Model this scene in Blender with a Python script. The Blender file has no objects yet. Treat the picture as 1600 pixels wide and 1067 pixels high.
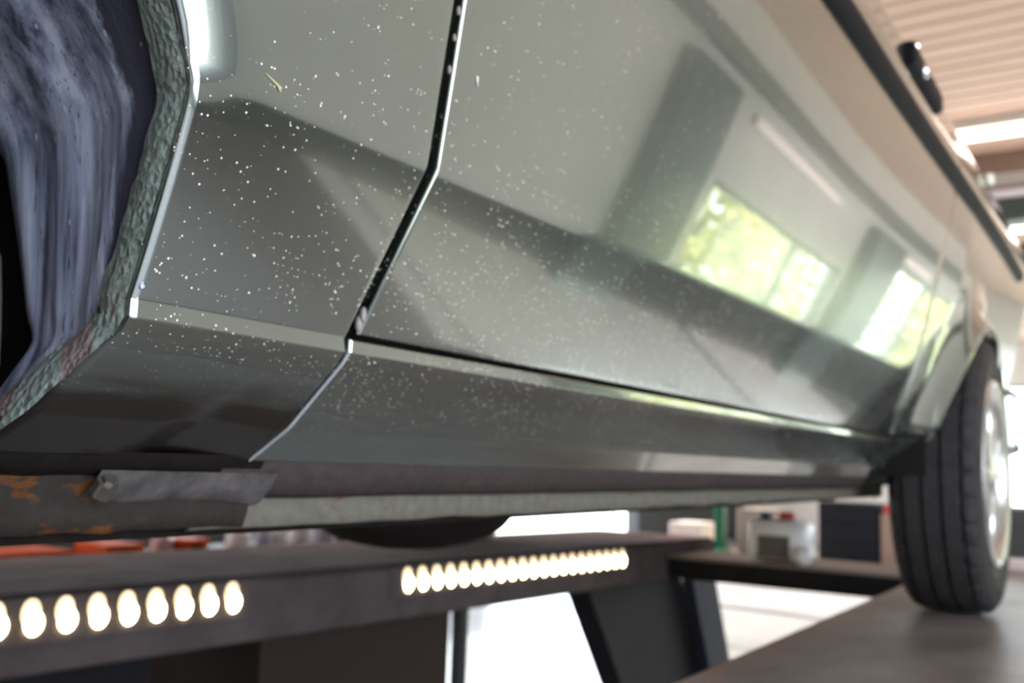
import bpy, bmesh, math, random
from mathutils import Vector, Matrix, noise
random.seed(7)
S = bpy.context.scene
COL = S.collection

# ------------------------------------------------------------------ camera
cd = bpy.data.cameras.new('camera')
cd.sensor_width = 22.3
cd.lens = 22.3 * 1490 / 1600
cd.clip_start = 0.02; cd.clip_end = 200
cd.dof.use_dof = True; cd.dof.focus_distance = 0.37; cd.dof.aperture_fstop = 6.3
cam = bpy.data.objects.new('camera', cd); COL.objects.link(cam)
cx = Vector((0.838, 0.5452, 0.0330)); cyd = Vector((-0.0413, 0.1237, -0.9915)); cz = cx.cross(cyd).normalized()
cyd = cz.cross(cx).normalized(); cx.normalize()
M = Matrix((( cx.x, -cyd.x, -cz.x, 0.0), (cx.y, -cyd.y, -cz.y, 0.0), (cx.z, -cyd.z, -cz.z, 1.29), (0, 0, 0, 1)))
cam.matrix_world = M
S.camera = cam
# ------------------------------------------------------------------ world, sun, exposure
W = bpy.data.worlds.new('world'); S.world = W; W.use_nodes = True
bg = W.node_tree.nodes['Background']; bg.inputs[0].default_value = (0.80, 0.89, 1.0, 1); bg.inputs[1].default_value = 4.2
sd = bpy.data.lights.new('sun', 'SUN'); sd.energy = 9.5; sd.angle = math.radians(0.6); sd.color = (1.0, 0.95, 0.86)
sun = bpy.data.objects.new('sun', sd); COL.objects.link(sun)
sdir = Vector((1.0, -0.16, -0.365)).normalized()          # direction the light travels
sun.rotation_euler = sdir.to_track_quat('-Z', 'Y').to_euler()
sun.location = (-20, 4, 16)
S.view_settings.view_transform = 'Standard'; S.view_settings.look = 'None'
S.view_settings.gamma = 1; S.view_settings.use_curve_mapping = False
S.view_settings.exposure = 1.36
S.cycles.max_bounces = 10; S.cycles.diffuse_bounces = 5; S.cycles.glossy_bounces = 5
S.cycles.transparent_max_bounces = 8; S.cycles.caustics_reflective = False; S.cycles.sample_clamp_indirect = 8
S.cycles.use_denoising = True

# ------------------------------------------------------------------ materials
def newmat(name):
    m = bpy.data.materials.new(name); m.use_nodes = True
    nt = m.node_tree; b = nt.nodes['Principled BSDF']
    return m, nt, b
def N(nt, t, **k):
    n = nt.nodes.new(t)
    for a, v in k.items(): setattr(n, a, v)
    return n
def ramp(nt, fac, stops):
    r = N(nt, 'ShaderNodeValToRGB'); e = r.color_ramp.elements
    while len(e) < len(stops): e.new(0.5)
    for q, (p, c) in zip(e, stops):
        q.position = p; q.color = c if len(c) == 4 else (*c, 1)
    nt.links.new(fac, r.inputs[0]); return r.outputs[0]
def pos(nt, scale=(1, 1, 1)):
    g = N(nt, 'ShaderNodeNewGeometry'); mp = N(nt, 'ShaderNodeMapping'); mp.inputs['Scale'].default_value = scale
    nt.links.new(g.outputs['Position'], mp.inputs[0]); return mp.outputs[0]
def noise_tex(nt, v, scale, detail=3, rough=0.55):
    n = N(nt, 'ShaderNodeTexNoise'); n.inputs['Scale'].default_value = scale
    n.inputs['Detail'].default_value = detail; n.inputs['Roughness'].default_value = rough
    nt.links.new(v, n.inputs['Vector']); return n.outputs[0]
def mixc(nt, f, a, b, mode='MIX'):
    m = N(nt, 'ShaderNodeMix'); m.data_type = 'RGBA'; m.blend_type = mode
    for s, v in ((m.inputs[0], f), (m.inputs[6], a), (m.inputs[7], b)):
        if isinstance(v, (tuple, float, int)): s.default_value = v if not isinstance(v, tuple) else (*v[:3], 1)
        else: nt.links.new(v, s)
    return m.outputs[2]
def mathn(nt, op, a, b=None):
    m = N(nt, 'ShaderNodeMath', operation=op)
    for s, v in zip(m.inputs, (a, b)):
        if v is None: continue
        if isinstance(v, (int, float)): s.default_value = v
        else: nt.links.new(v, s)
    return m.outputs[0]
def bump(nt, b, h, strength, dist):
    n = N(nt, 'ShaderNodeBump'); n.inputs['Strength'].default_value = strength; n.inputs['Distance'].default_value = dist
    nt.links.new(h, n.inputs['Height']); nt.links.new(n.outputs[0], b.inputs['Normal']); return n
def simple(name, col, rough=0.5, metal=0.0, coat=0.0, emis=None, var=0.0, vscale=8, spec=None):
    m, nt, b = newmat(name)
    b.inputs['Base Color'].default_value = (*col, 1); b.inputs['Roughness'].default_value = rough
    b.inputs['Metallic'].default_value = metal; b.inputs['Coat Weight'].default_value = coat
    b.inputs['Specular IOR Level'].default_value = 0.35
    if max(col) < .1 and not coat: b.inputs['Specular IOR Level'].default_value = 0.12; rough = rough if spec is not None else max(rough, .55); b.inputs['Roughness'].default_value = rough
    if spec is not None: b.inputs['Specular IOR Level'].default_value = spec
    if var:
        n = noise_tex(nt, pos(nt), vscale)
        c = ramp(nt, n, [(0.3, tuple(x * (1 - var) for x in col)), (0.7, tuple(min(1, x * (1 + var)) for x in col))])
        nt.links.new(c, b.inputs['Base Color'])
    if emis:
        b.inputs['Emission Color'].default_value = (*emis[0], 1); b.inputs['Emission Strength'].default_value = emis[1]
    return m

def speckle_mask(nt, v, scale, size, keep, dens_scale):
    vo = N(nt, 'ShaderNodeTexVoronoi'); vo.inputs['Scale'].default_value = scale; nt.links.new(v, vo.inputs['Vector'])
    sep = N(nt, 'ShaderNodeSeparateColor'); nt.links.new(vo.outputs['Color'], sep.inputs[0])
    rad = mathn(nt, 'MULTIPLY', mathn(nt, 'POWER', sep.outputs[0], 3.0), size)
    dot = mathn(nt, 'LESS_THAN', vo.outputs['Distance'], rad)
    dn = noise_tex(nt, v, dens_scale, 2)
    kp = mathn(nt, 'LESS_THAN', sep.outputs[1], mathn(nt, 'MULTIPLY', mathn(nt, 'SUBTRACT', dn, 0.33), keep))
    return mathn(nt, 'MULTIPLY', dot, kp)

def paint_mat(name, low_amount):
    m, nt, b = newmat(name)
    v = pos(nt)
    fl = noise_tex(nt, pos(nt, (3000, 3000, 3000)), 1.0, 1)
    base = mixc(nt, fl, (0.25, 0.285, 0.267), (0.33, 0.365, 0.347))
    b.inputs['Roughness'].default_value = 0.18
    b.inputs['Coat Weight'].default_value = 1.0; b.inputs['Coat Roughness'].default_value = 0.025; b.inputs['Coat IOR'].default_value = 2.0
    m1 = speckle_mask(nt, v, 620, 0.38, 3.2, 26)
    m2 = speckle_mask(nt, v, 260, 0.18, 0.8, 14)
    sp = mathn(nt, 'MAXIMUM', m1, m2)
    # more grit low on the body, where the wheels throw it
    sx = N(nt, 'ShaderNodeSeparateXYZ'); nt.links.new(v, sx.inputs[0])
    mr = N(nt, 'ShaderNodeMapRange'); mr.inputs[1].default_value = 1.52; mr.inputs[2].default_value = 1.34
    mr.inputs[3].default_value = 0.25; mr.inputs[4].default_value = 1.0; nt.links.new(sx.outputs[2], mr.inputs[0])
    wn = N(nt, 'ShaderNodeTexWhiteNoise'); sc = N(nt, 'ShaderNodeVectorMath', operation='SCALE'); sc.inputs['Scale'].default_value = 200
    fl2 = N(nt, 'ShaderNodeVectorMath', operation='FLOOR'); nt.links.new(v, sc.inputs[0]); nt.links.new(sc.outputs[0], fl2.inputs[0]); nt.links.new(fl2.outputs[0], wn.inputs[0])
    sp = mathn(nt, 'MULTIPLY', sp, mathn(nt, 'LESS_THAN', wn.outputs[0], mr.outputs[0]))
    col = mixc(nt, mathn(nt, 'MULTIPLY', sp, 0.8), base, (0.72, 0.66, 0.60))
    # darker, duller tone towards the turned-under bottom
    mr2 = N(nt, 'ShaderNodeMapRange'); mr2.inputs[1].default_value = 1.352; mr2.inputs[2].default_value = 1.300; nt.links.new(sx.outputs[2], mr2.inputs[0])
    low_tone = mathn(nt, 'MULTIPLY', mr2.outputs[0], mathn(nt, 'ADD', 0.55, noise_tex(nt, pos(nt, (40, 9, 60)), 1.0, 4)))
    low_tone = mathn(nt, 'MINIMUM', mathn(nt, 'MULTIPLY', low_tone, low_amount), 1.0)
    col = mixc(nt, low_tone, col, (0.016, 0.013, 0.011))
    nt.links.new(col, b.inputs['Base Color'])
    grit_and_low = mathn(nt, 'MINIMUM', mathn(nt, 'ADD', sp, mathn(nt, 'MULTIPLY', low_tone, 0.55)), 1.0)
    nt.links.new(mathn(nt, 'SUBTRACT', 1.0, grit_and_low), b.inputs['Coat Weight'])
    nt.links.new(mathn(nt, 'MULTIPLY', mathn(nt, 'SUBTRACT', 1.0, grit_and_low), 0.97), b.inputs['Metallic'])
    nt.links.new(mathn(nt, 'ADD', 0.18, mathn(nt, 'MULTIPLY', grit_and_low, 0.4)), b.inputs['Roughness'])
    return m
PAINT = paint_mat('green_grey_metallic_paint', 1.35)
PAINT_SILL = paint_mat('green_grey_sill_paint', 0.55)

def lip_mat():
    m, nt, b = newmat('stone_chip_coating')
    v = pos(nt)
    n1 = noise_tex(nt, v, 260, 4, 0.6); vo = N(nt, 'ShaderNodeTexVoronoi'); vo.inputs['Scale'].default_value = 240; nt.links.new(v, vo.inputs['Vector'])
    patch = noise_tex(nt, pos(nt, (30, 30, 22)), 1.0, 3)
    sx = N(nt, 'ShaderNodeSeparateXYZ'); nt.links.new(v, sx.inputs[0])
    mr = N(nt, 'ShaderNodeMapRange'); mr.inputs[1].default_value = 1.37; mr.inputs[2].default_value = 1.345; nt.links.new(sx.outputs[2], mr.inputs[0])
    worn = mathn(nt, 'MULTIPLY', mathn(nt, 'GREATER_THAN', patch, 0.5), mr.outputs[0])
    col = mixc(nt, n1, (0.22, 0.28, 0.25), (0.50, 0.58, 0.53))
    col = mixc(nt, worn, col, (0.34, 0.27, 0.26))
    nt.links.new(col, b.inputs['Base Color']); b.inputs['Roughness'].default_value = 0.32
    b.inputs['Metallic'].default_value = 0.25; b.inputs['Coat Weight'].default_value = 0.35
    bump(nt, b, mathn(nt, 'ADD', n1, vo.outputs['Distance']), 0.9, 0.0016)
    return m
LIP = lip_mat()

def liner_mat():
    m, nt, b = newmat('scuffed_blue_black_plastic')
    s = noise_tex(nt, pos(nt, (150, 150, 5)), 1.0, 5, 0.65)
    s2 = noise_tex(nt, pos(nt, (420, 420, 22)), 1.0, 3, 0.7)
    s3 = noise_tex(nt, pos(nt, (55, 55, 2.2)), 1.0, 2)
    c = ramp(nt, mathn(nt, 'ADD', mathn(nt, 'MULTIPLY', s, 0.45), mathn(nt, 'MULTIPLY', s3, 0.55)),
             [(0.36, (0.06, 0.062, 0.10)), (0.49, (0.30, 0.33, 0.46)), (0.62, (0.60, 0.63, 0.80))])
    c = mixc(nt, ramp(nt, s2, [(0.32, (1, 1, 1)), (0.38, (0, 0, 0))]), c, (0.02, 0.02, 0.025))
    sp = speckle_mask(nt, pos(nt, (1, 1, 0.35)), 300, 0.4, 1.3, 15)
    c = mixc(nt, sp, c, (0.6, 0.58, 0.6))
    at = N(nt, 'ShaderNodeAttribute'); at.attribute_name = 'from_lip'
    sc2 = ramp(nt, mathn(nt, 'ADD', at.outputs['Fac'], mathn(nt, 'MULTIPLY', mathn(nt, 'SUBTRACT', s, 0.5), 0.5)), [(0.30, (0, 0, 0)), (0.55, (1, 1, 1))])
    c = mixc(nt, sc2, mixc(nt, sp, (0.045, 0.043, 0.068), (0.45, 0.42, 0.45)), c)  # plain dark tone beside the lip, streaked paler tone further in
    nt.links.new(c, b.inputs['Base Color']); b.inputs['Roughness'].default_value = 0.42; b.inputs['Specular IOR Level'].default_value = 0.5
    bump(nt, b, s, 0.35, 0.002)
    return m
LINER = liner_mat()
RUBBER = simple('tyre_rubber', (0.035, 0.032, 0.034), 0.62, var=0.25, vscale=60)
SEALER = simple('greyish_sealer', (0.26, 0.22, 0.22), 0.5)
BLACK = simple('black_rubber', (0.006, 0.006, 0.009), 0.5, spec=.07)
DARKIN = simple('black_cavity_wax', (0.010, 0.009, 0.009), 0.7)
CHROME = simple('chrome', (0.85, 0.85, 0.86), 0.08, 1.0)
ALLOY = simple('silver_alloy', (0.62, 0.60, 0.60), 0.25, 0.85)
def under_mat(name, base, rust_amt):
    m, nt, b = newmat(name)
    r = noise_tex(nt, pos(nt, (26, 26, 60)), 1.0, 4)
    g = noise_tex(nt, pos(nt), 90, 3)
    c = mixc(nt, g, tuple(x * 0.6 for x in base), tuple(x * 1.35 for x in base))
    rr = mixc(nt, g, (0.04, 0.018, 0.010), (0.15, 0.06, 0.02))
    c = mixc(nt, ramp(nt, r, [(rust_amt, (0, 0, 0)), (rust_amt + 0.05, (1, 1, 1))]), c, rr)
    nt.links.new(c, b.inputs['Base Color']); b.inputs['Roughness'].default_value = 0.8; b.inputs['Specular IOR Level'].default_value = 0.03
    bump(nt, b, g, 0.5, 0.002); return m
UNDER = under_mat('underbody_wax_coating', (0.012, 0.010, 0.009), 0.74)
TURN = under_mat('grimy_undercoat', (0.055, 0.043, 0.042), 0.8)
PINCH = under_mat('dull_green_grey_seam_sealer', (0.115, 0.105, 0.088), 0.64)
RUSTY = under_mat('rusty_steel', (0.03, 0.025, 0.023), 0.56)
PLATE = simple('grey_jacking_plate', (0.085, 0.076, 0.076), 0.7, var=0.4, vscale=70)
GLASSM = simple('dark_glass', (0.02, 0.025, 0.025), 0.04, coat=1)
LIFTP = simple('grey_brown_lift_paint', (0.115, 0.10, 0.105), 0.42, var=0.18, vscale=14)
LIFTD = simple('black_lift_paint', (0.011, 0.0105, 0.013), 0.4, var=0.2)
def deck_mat():
    m, nt, b = newmat('worn_runway_plate')
    n = noise_tex(nt, pos(nt, (6, 3, 6)), 1.0, 6, 0.6); n2 = noise_tex(nt, pos(nt), 45, 3)
    c = ramp(nt, n, [(0.25, (0.11, 0.09, 0.08)), (0.5, (0.23, 0.20, 0.185)), (0.75, (0.34, 0.31, 0.29))])
    sx = N(nt, 'ShaderNodeSeparateXYZ'); nt.links.new(pos(nt), sx.inputs[0])
    mr = N(nt, 'ShaderNodeMapRange'); mr.inputs[1].default_value = -0.47; mr.inputs[2].default_value = -0.54; nt.links.new(sx.outputs[0], mr.inputs[0])
    rs = mathn(nt, 'MULTIPLY', mr.outputs[0], ramp(nt, n2, [(0.45, (0, 0, 0)), (0.6, (1, 1, 1))]))
    c = mixc(nt, rs, c, (0.34, 0.16, 0.07))
    nt.links.new(c, b.inputs['Base Color']); b.inputs['Roughness'].default_value = 0.38; b.inputs['Specular IOR Level'].default_value = 0.5
    bump(nt, b, n2, 0.3, 0.001); return m
DECK = deck_mat()
def floor_mat():
    m, nt, b = newmat('pale_epoxy_floor')
    n = noise_tex(nt, pos(nt), 1.3, 4)
    nt.links.new(ramp(nt, n, [(0.3, (0.31, 0.30, 0.31)), (0.7, (0.40, 0.39, 0.40))]), b.inputs['Base Color'])
    b.inputs['Roughness'].default_value = 0.25; return m
FLOOR = floor_mat()
WALL = simple('grey_beige_wall_paint', (0.74, 0.715, 0.66), 0.6, var=0.05, vscale=2)
DADO = simple('dark_grey_wall_paint', (0.05, 0.05, 0.052), 0.5)
STEELG = simple('grey_green_steel_paint', (0.075, 0.10, 0.092), 0.45)
def slat_mat():
    m, nt, b = newmat('pinkish_wood_slats')
    sx = N(nt, 'ShaderNodeSeparateXYZ'); nt.links.new(pos(nt), sx.inputs[0])
    fr = mathn(nt, 'FRACT', mathn(nt, 'DIVIDE', sx.outputs[1], 0.155))
    gr = mathn(nt, 'LESS_THAN', mathn(nt, 'ABSOLUTE', mathn(nt, 'SUBTRACT', fr, 0.5)), 0.10)
    n = noise_tex(nt, pos(nt, (2, 14, 2)), 1.0, 4)
    c = ramp(nt, n, [(0.3, (0.64, 0.44, 0.34)), (0.7, (0.78, 0.57, 0.465))])
    nt.links.new(mixc(nt, gr, c, (0.36, 0.22, 0.11)), b.inputs['Base Color']); b.inputs['Roughness'].default_value = 0.55
    return m
SLAT = slat_mat()
TUBE = simple('fluorescent_tube', (1, 0.9, 0.82), 0.5, emis=((1.0, 0.83, 0.72), 2.2))
LED = simple('led_lens', (1, 0.95, 0.8), 0.3, emis=((1.0, 0.84, 0.46), 10.0))
LEDCUP = simple('led_cup', (1, 0.8, 0.5), 0.4, emis=((1.0, 0.72, 0.42), 0.55))  # emission puts in the glow of the lit slot wall
def leaf_mat(name, a, bcol):
    m, nt, b = newmat(name)
    n = noise_tex(nt, pos(nt), 5.0, 4)
    nt.links.new(ramp(nt, n, [(0.35, a), (0.62, bcol)]), b.inputs['Base Color']); b.inputs['Roughness'].default_value = 0.6
    b.inputs['Subsurface Weight'].default_value = 0.0
    return m
LEAF = leaf_mat('yellow_green_leaves', (0.14, 0.15, 0.03), (0.68, 0.62, 0.24))
LEAF2 = leaf_mat('bright_leaves', (0.36, 0.38, 0.12), (0.85, 0.80, 0.44))
BARK = simple('bark', (0.12, 0.09, 0.07), 0.8)
GROUND = simple('pale_concrete_yard', (0.60, 0.58, 0.53), 0.8, var=0.1, vscale=1)
GRASSM = simple('lawn_green', (0.22, 0.30, 0.08), 0.8, var=0.3, vscale=3)
def pane_mat():
    m = bpy.data.materials.new('window_pane'); m.use_nodes = True; nt = m.node_tree; nt.nodes.clear()
    o = N(nt, 'ShaderNodeOutputMaterial'); t = N(nt, 'ShaderNodeBsdfTransparent'); t.inputs[0].default_value = (0.96, 0.98, 0.96, 1)
    g = N(nt, 'ShaderNodeBsdfGlossy'); g.inputs['Roughness'].default_value = 0.02
    f = N(nt, 'ShaderNodeLayerWeight'); mx = N(nt, 'ShaderNodeMixShader')
    nt.links.new(mathn(nt, 'ADD', mathn(nt, 'MULTIPLY', mathn(nt, 'POWER', f.outputs['Facing'], 6.0), 0.6), 0.03), mx.inputs[0]); nt.links.new(t.outputs[0], mx.inputs[1]); nt.links.new(g.outputs[0], mx.inputs[2]); nt.links.new(mx.outputs[0], o.inputs[0])
    return m
PANE = pane_mat()

# ------------------------------------------------------------------ helpers
def link(name, me, mat, parent=None, smooth=False):
    o = bpy.data.objects.new(name, me); COL.objects.link(o)
    mats = mat if isinstance(mat, (list, tuple)) else [mat]
    for q in mats: me.materials.append(q)
    if smooth: me.shade_smooth()
    if parent is not None: o.parent = parent
    return o
def from_bm(name, bm, mat, parent=None, smooth=False, recalc=True):
    if recalc: bmesh.ops.recalc_face_normals(bm, faces=bm.faces)
    me = bpy.data.meshes.new(name); bm.to_mesh(me); bm.free()
    return link(name, me, mat, parent, smooth)
def box(bm, x0, x1, y0, y1, z0, z1, mi=0, bev=0.0):
    g = bmesh.ops.create_cube(bm, size=1.0)
    for v in g['verts']:
        v.co = Vector(((x0 + x1) / 2 + v.co.x * (x1 - x0), (y0 + y1) / 2 + v.co.y * (y1 - y0), (z0 + z1) / 2 + v.co.z * (z1 - z0)))
    fs = {f for v in g['verts'] for f in v.link_faces}
    for f in fs: f.material_index = mi
    if bev:
        es = {e for v in g['verts'] for e in v.link_edges}
        bmesh.ops.bevel(bm, geom=list(es), offset=bev, segments=2, affect='EDGES', profile=0.5)
def boxobj(name, dims, mat, parent=None, bev=0.0):
    bm = bmesh.new(); box(bm, *dims, bev=bev); return from_bm(name, bm, mat, parent)
def cyl(bm, p0, p1, r0, r1=None, n=24, mi=0, caps=True):
    r1 = r0 if r1 is None else r1
    p0, p1 = Vector(p0), Vector(p1); d = (p1 - p0); L = d.length
    q = d.to_track_quat('Z', 'Y').to_matrix().to_4x4(); mt = Matrix.Translation((p0 + p1) / 2) @ q
    g = bmesh.ops.create_cone(bm, cap_ends=caps, segments=n, radius1=r0, radius2=r1, depth=L, matrix=mt)
    for f in {f for v in g['verts'] for f in v.link_faces}: f.material_index = mi
def empty(name, loc, label=None, cat=None, group=None, kind=None):
    o = bpy.data.objects.new(name, None); COL.objects.link(o); o.location = loc; o.empty_display_size = 0.1
    return tag(o, label, cat, group, kind)
def tag(o, label=None, cat=None, group=None, kind=None):
    if label: o['label'] = label
    if cat: o['category'] = cat
    if group: o['group'] = group
    if kind: o['kind'] = kind
    return o
def grid_obj(name, rows, mat, parent=None, smooth=True, flip=False, closed=False, caps=False):
    """rows: list of rows of 3-D points"""
    me = bpy.data.meshes.new(name); nr, nc = len(rows), len(rows[0])
    vs = [tuple(p) for r in rows for p in r]; fs = []
    for i in range(nr - 1):
        for j in range(nc - 1 + (1 if closed else 0)):
            j2 = (j + 1) % nc
            f = (i * nc + j, i * nc + j2, (i + 1) * nc + j2, (i + 1) * nc + j)
            fs.append(f[::-1] if flip else f)
    if caps:
        fs.append(tuple(range(nc))); fs.append(tuple((nr - 1) * nc + k for k in range(nc)))
    me.from_pydata(vs, [], fs); me.update()
    if caps:
        bm = bmesh.new(); bm.from_mesh(me); bmesh.ops.recalc_face_normals(bm, faces=bm.faces); bm.to_mesh(me); bm.free()
    return link(name, me, mat, parent, smooth)
def lathe_x(name, prof, x0, cy, cz_, mat, parent, n=96, smooth=True):
    """prof: (x, r) list, spun round the X axis at (cy, cz_)"""
    rows = []
    for k in range(n + 1):
        a = 2 * math.pi * k / n
        rows.append([(x0 + x, cy + r * math.cos(a), cz_ + r * math.sin(a)) for x, r in prof])
    return grid_obj(name, rows, mat, parent, smooth)
def lathe_z(bm, prof, cxy, n=32, mi=0):
    rings = []
    for r, z in prof:
        rings.append([bm.verts.new((cxy[0] + r * math.cos(2 * math.pi * k / n), cxy[1] + r * math.sin(2 * math.pi * k / n), z)) for k in range(n)])
    for a, b in zip(rings, rings[1:]):
        for k in range(n):
            f = bm.faces.new((a[k], a[(k + 1) % n], b[(k + 1) % n], b[k])); f.material_index = mi; f.smooth = True
    bm.faces.new(rings[0][::-1]); bm.faces.new(rings[-1])

# ================================================================== THE ROOM
RX, LX, Y0, Y1, CZ = 2.6, -6.5, -5.0, 18.4, 3.6
f = boxobj('floor', (LX - .2, RX + .2, Y0, Y1 + .2, -0.1, 0.0), FLOOR); tag(f, kind='structure')
f = boxobj('ceiling', (LX - .2, RX + .2, Y0, Y1 + .2, CZ, CZ + .12), SLAT); tag(f, kind='structure')
def wall_x(name, xa, xb, openings, mats, dado=None):
    """wall along Y with rectangular openings (y0,y1,z0,z1)"""
    bm = bmesh.new(); ys = sorted({Y0, Y1 + .2, *[o[0] for o in openings], *[o[1] for o in openings]})
    for a, b in zip(ys, ys[1:]):
        mid = (a + b) / 2; cuts = [(o[2], o[3]) for o in openings if o[0] < mid < o[1]]
        z = 0.0
        for c0, c1 in sorted(cuts) + [(CZ, CZ)]:
            if c0 > z:
                segs = [(z, c0)]
                if dado and z < dado < c0: segs = [(z, dado), (dado, c0)]
                for s0, s1 in segs: box(bm, xa, xb, a, b, s0, s1, 1 if dado and s1 <= dado else 0)
            z = max(z, c1)
    o = from_bm(name, bm, mats); tag(o, kind='structure'); return o
W1 = (6.75, 10.7, 0.95, 2.20); W2 = (11.95, 17.4, 0.95, 2.72); W3 = (-2.2, 1.35, 0.3, 2.9)
wall_x('wall_right', RX, RX + .2, [W1, W2, W3], [WALL, simple('brown_black_dado_paint', (0.085, 0.08, 0.07), 0.5)], dado=.5)
LW = [(4.6, 9.45, .8, 3.45), (-3.2, -.6, 1.5, 3.3), (9.62, 13.6, 0.0, 3.45)]  # first two: unseen windows added to bring sun onto the floor
wall_x('wall_left', LX - .2, LX, LW, [WALL, DADO], dado=.78)
bm = bmesh.new()
EW = (-2.5, 1.6, 0.79, 2.9)
box(bm, LX, EW[0], Y1, Y1 + .2, 0, CZ); box(bm, EW[1], RX, Y1, Y1 + .2, 0, CZ)
box(bm, EW[0], EW[1], Y1, Y1 + .2, EW[3], CZ); box(bm, EW[0], EW[1], Y1, Y1 + .2, 0, EW[2], 1)
tag(from_bm('wall_back', bm, [WALL, DADO]), kind='structure')
bm = bmesh.new()
box(bm, LX, RX, Y0 - .2, Y0, 0, CZ)
tag(from_bm('wall_front', bm, WALL), kind='structure')
# steel pillars and the beam under the ceiling on the right
for i, (a, b) in enumerate([(5.5, 6.3), (10.78, 11.85), (17.55, 17.95), (1.5, 1.75)]):
    tag(boxobj('trim_%d' % (i + 1), (RX - .16, RX - .002, a, b, 0.0, 2.86), STEELG, bev=0.01), kind='structure')
tag(boxobj('trim_10', (RX - .02, RX - .001, 6.3, 18.3, 0.0, .9), simple('brown_black_panel', (0.06, 0.055, 0.05), 0.5)), kind='structure')
tag(boxobj('trim_5', (RX - .14, RX - .002, Y0, Y1, 3.02, 3.16), STEELG), kind='structure')
for i, (yy, w, h) in enumerate([(7.35, .30, .16), (7.95, .22, .12), (8.6, .25, .2), (10.4, .3, .2)]):
    tag(boxobj('trim_%d' % (6 + i), (LX, 0.9, yy, yy + w, CZ - h, CZ), [simple('brown_beam_paint', (0.20, 0.13, 0.10), 0.5), simple('mauve_duct', (0.42, 0.34, 0.34), 0.4), STEELG, STEELG][i]), kind='structure')
def window(n, x, o, mull_y, mull_z, along='x'):
    y0, y1, z0, z1 = o
    bm = bmesh.new(); t = 0.05
    def bx(a, b, c, d):
        if along == 'x': box(bm, x + .05, x + .13, a, b, c, d)
        else: box(bm, a, b, x + .05, x + .13, c, d)
    bx(y0, y1, z0, z0 + t); bx(y0, y1, z1 - t, z1); bx(y0, y0 + t, z0, z1); bx(y1 - t, y1, z0, z1)
    for m_ in mull_y: bx(m_ - .02, m_ + .02, z0, z1)
    for m_ in mull_z: bx(y0, y1, m_ - .02, m_ + .02)
    w = from_bm('window_%d' % n, bm, simple('window_frame_grey_%d' % n, (0.25, 0.27, 0.25), 0.5)); tag(w, kind='structure')
    bm = bmesh.new()
    if along == 'x': box(bm, x + .088, x + .092, y0, y1, z0, z1)
    else: box(bm, y0, y1, x + .088, x + .092, z0, z1)
    from_bm('window_glass', bm, PANE, w)
window(1, RX, W1, [9.2], [])
window(2, RX, W2, [14.0], [1.85])
for i, o in enumerate(LW[:2]): window(3 + i, LX - .2, o, [o[0] + .35] if i == 0 else [(o[0] + o[1]) / 2], [])
window(5, Y1, EW, [-.4], [], along='y')
# lamps on the ceiling
def tube(y, xa, xb, label):
    t = empty('fluorescent_lamp', ((xa + xb) / 2, y, CZ - .1), label, 'lamp')
    mx = (xa + xb) / 2; h = (xb - xa) / 2
    bm = bmesh.new(); box(bm, -h, h, -.05, .05, .035, .1, bev=.006)
    from_bm('lamp_housing', bm, simple('white_enamel', (0.7, 0.66, 0.62), 0.4), t)
    bm = bmesh.new(); cyl(bm, (-h + .03, 0, 0), (h - .03, 0, 0), .035); from_bm('lamp_tube', bm, TUBE, t, True)
tube(6.62, -0.98, 0.9, 'long glowing strip lamp on the slatted ceiling, nearer of the two seen past the car')
tube(9.35, -0.95, 0.9, 'glowing strip lamp further along the ceiling behind the dark beam')
tube(5.0, 1.2, 2.2, 'strip lamp on the ceiling reflected in the door above the windows')
def wall_lamp(ya, yb, label):
    t = empty('wall_lamp', (RX - .05, (ya + yb) / 2, 2.80), label, 'lamp'); h = (yb - ya) / 2
    bm = bmesh.new(); box(bm, -.01, .048, -h, h, -.05, .05, bev=.004); from_bm('lamp_housing', bm, simple('white_enamel_wall', (0.7, 0.66, 0.62), 0.4), t)
    bm = bmesh.new(); box(bm, -.03, -.0105, -h + .02, h - .02, -.045, .045, bev=.006); from_bm('diffuser', bm, simple('dim_diffuser', (0.9, 0.8, 0.74), 0.5, emis=((1.0, 0.83, 0.74), .35)), t)
wall_lamp(6.9, 9.5, 'long pinkish strip lamp high on the wall over the first window')
wall_lamp(11.4, 13.4, 'pinkish strip lamp high on the wall over the second window')

# ------------------------------------------------------------------ outside
tag(boxobj('ground', (-60, 60, -40, 70, -0.16, -0.104), GROUND), kind='structure')
tag(boxobj('lawn', (5.5, 40, 15, 60, -0.103, -0.06), GRASSM), 'green lawn outside the windows beyond the lift bay', 'lawn', kind='stuff')
def tree(loc, h, r, mat, label, seed):
    rnd = random.Random(seed)
    t = empty('tree', loc, label, 'tree', 'trees outside the windows')
    bm = bmesh.new(); cyl(bm, (0, 0, 0), (0, 0, h * .6), .12, .07, 10); from_bm('trunk', bm, BARK, t)
    bm = bmesh.new()
    for k in range(420):
        d = Vector((rnd.gauss(0, 1), rnd.gauss(0, 1), rnd.gauss(0, 1))).normalized() * r * rnd.uniform(.45, 1)
        c = Vector((0, 0, h * .6)) + Vector((d.x, d.y, d.z * h * .5 / r))
        if c.z < .15: continue
        s = rnd.uniform(.12, .34)
        u = Vector((rnd.gauss(0, 1), rnd.gauss(0, 1), rnd.gauss(0, 1))).normalized(); w = u.orthogonal().normalized() * s; u2 = u.cross(w).normalized() * s * .6
        vs = [bm.verts.new(c + q) for q in (w, u2, -w, -u2)]; bm.faces.new(vs)
        vs = [bm.verts.new(c + q) for q in (w, u * s * .6, -w, -u * s * .6)]; bm.faces.new(vs)
    from_bm('crown', bm, mat, t, recalc=False)
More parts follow.
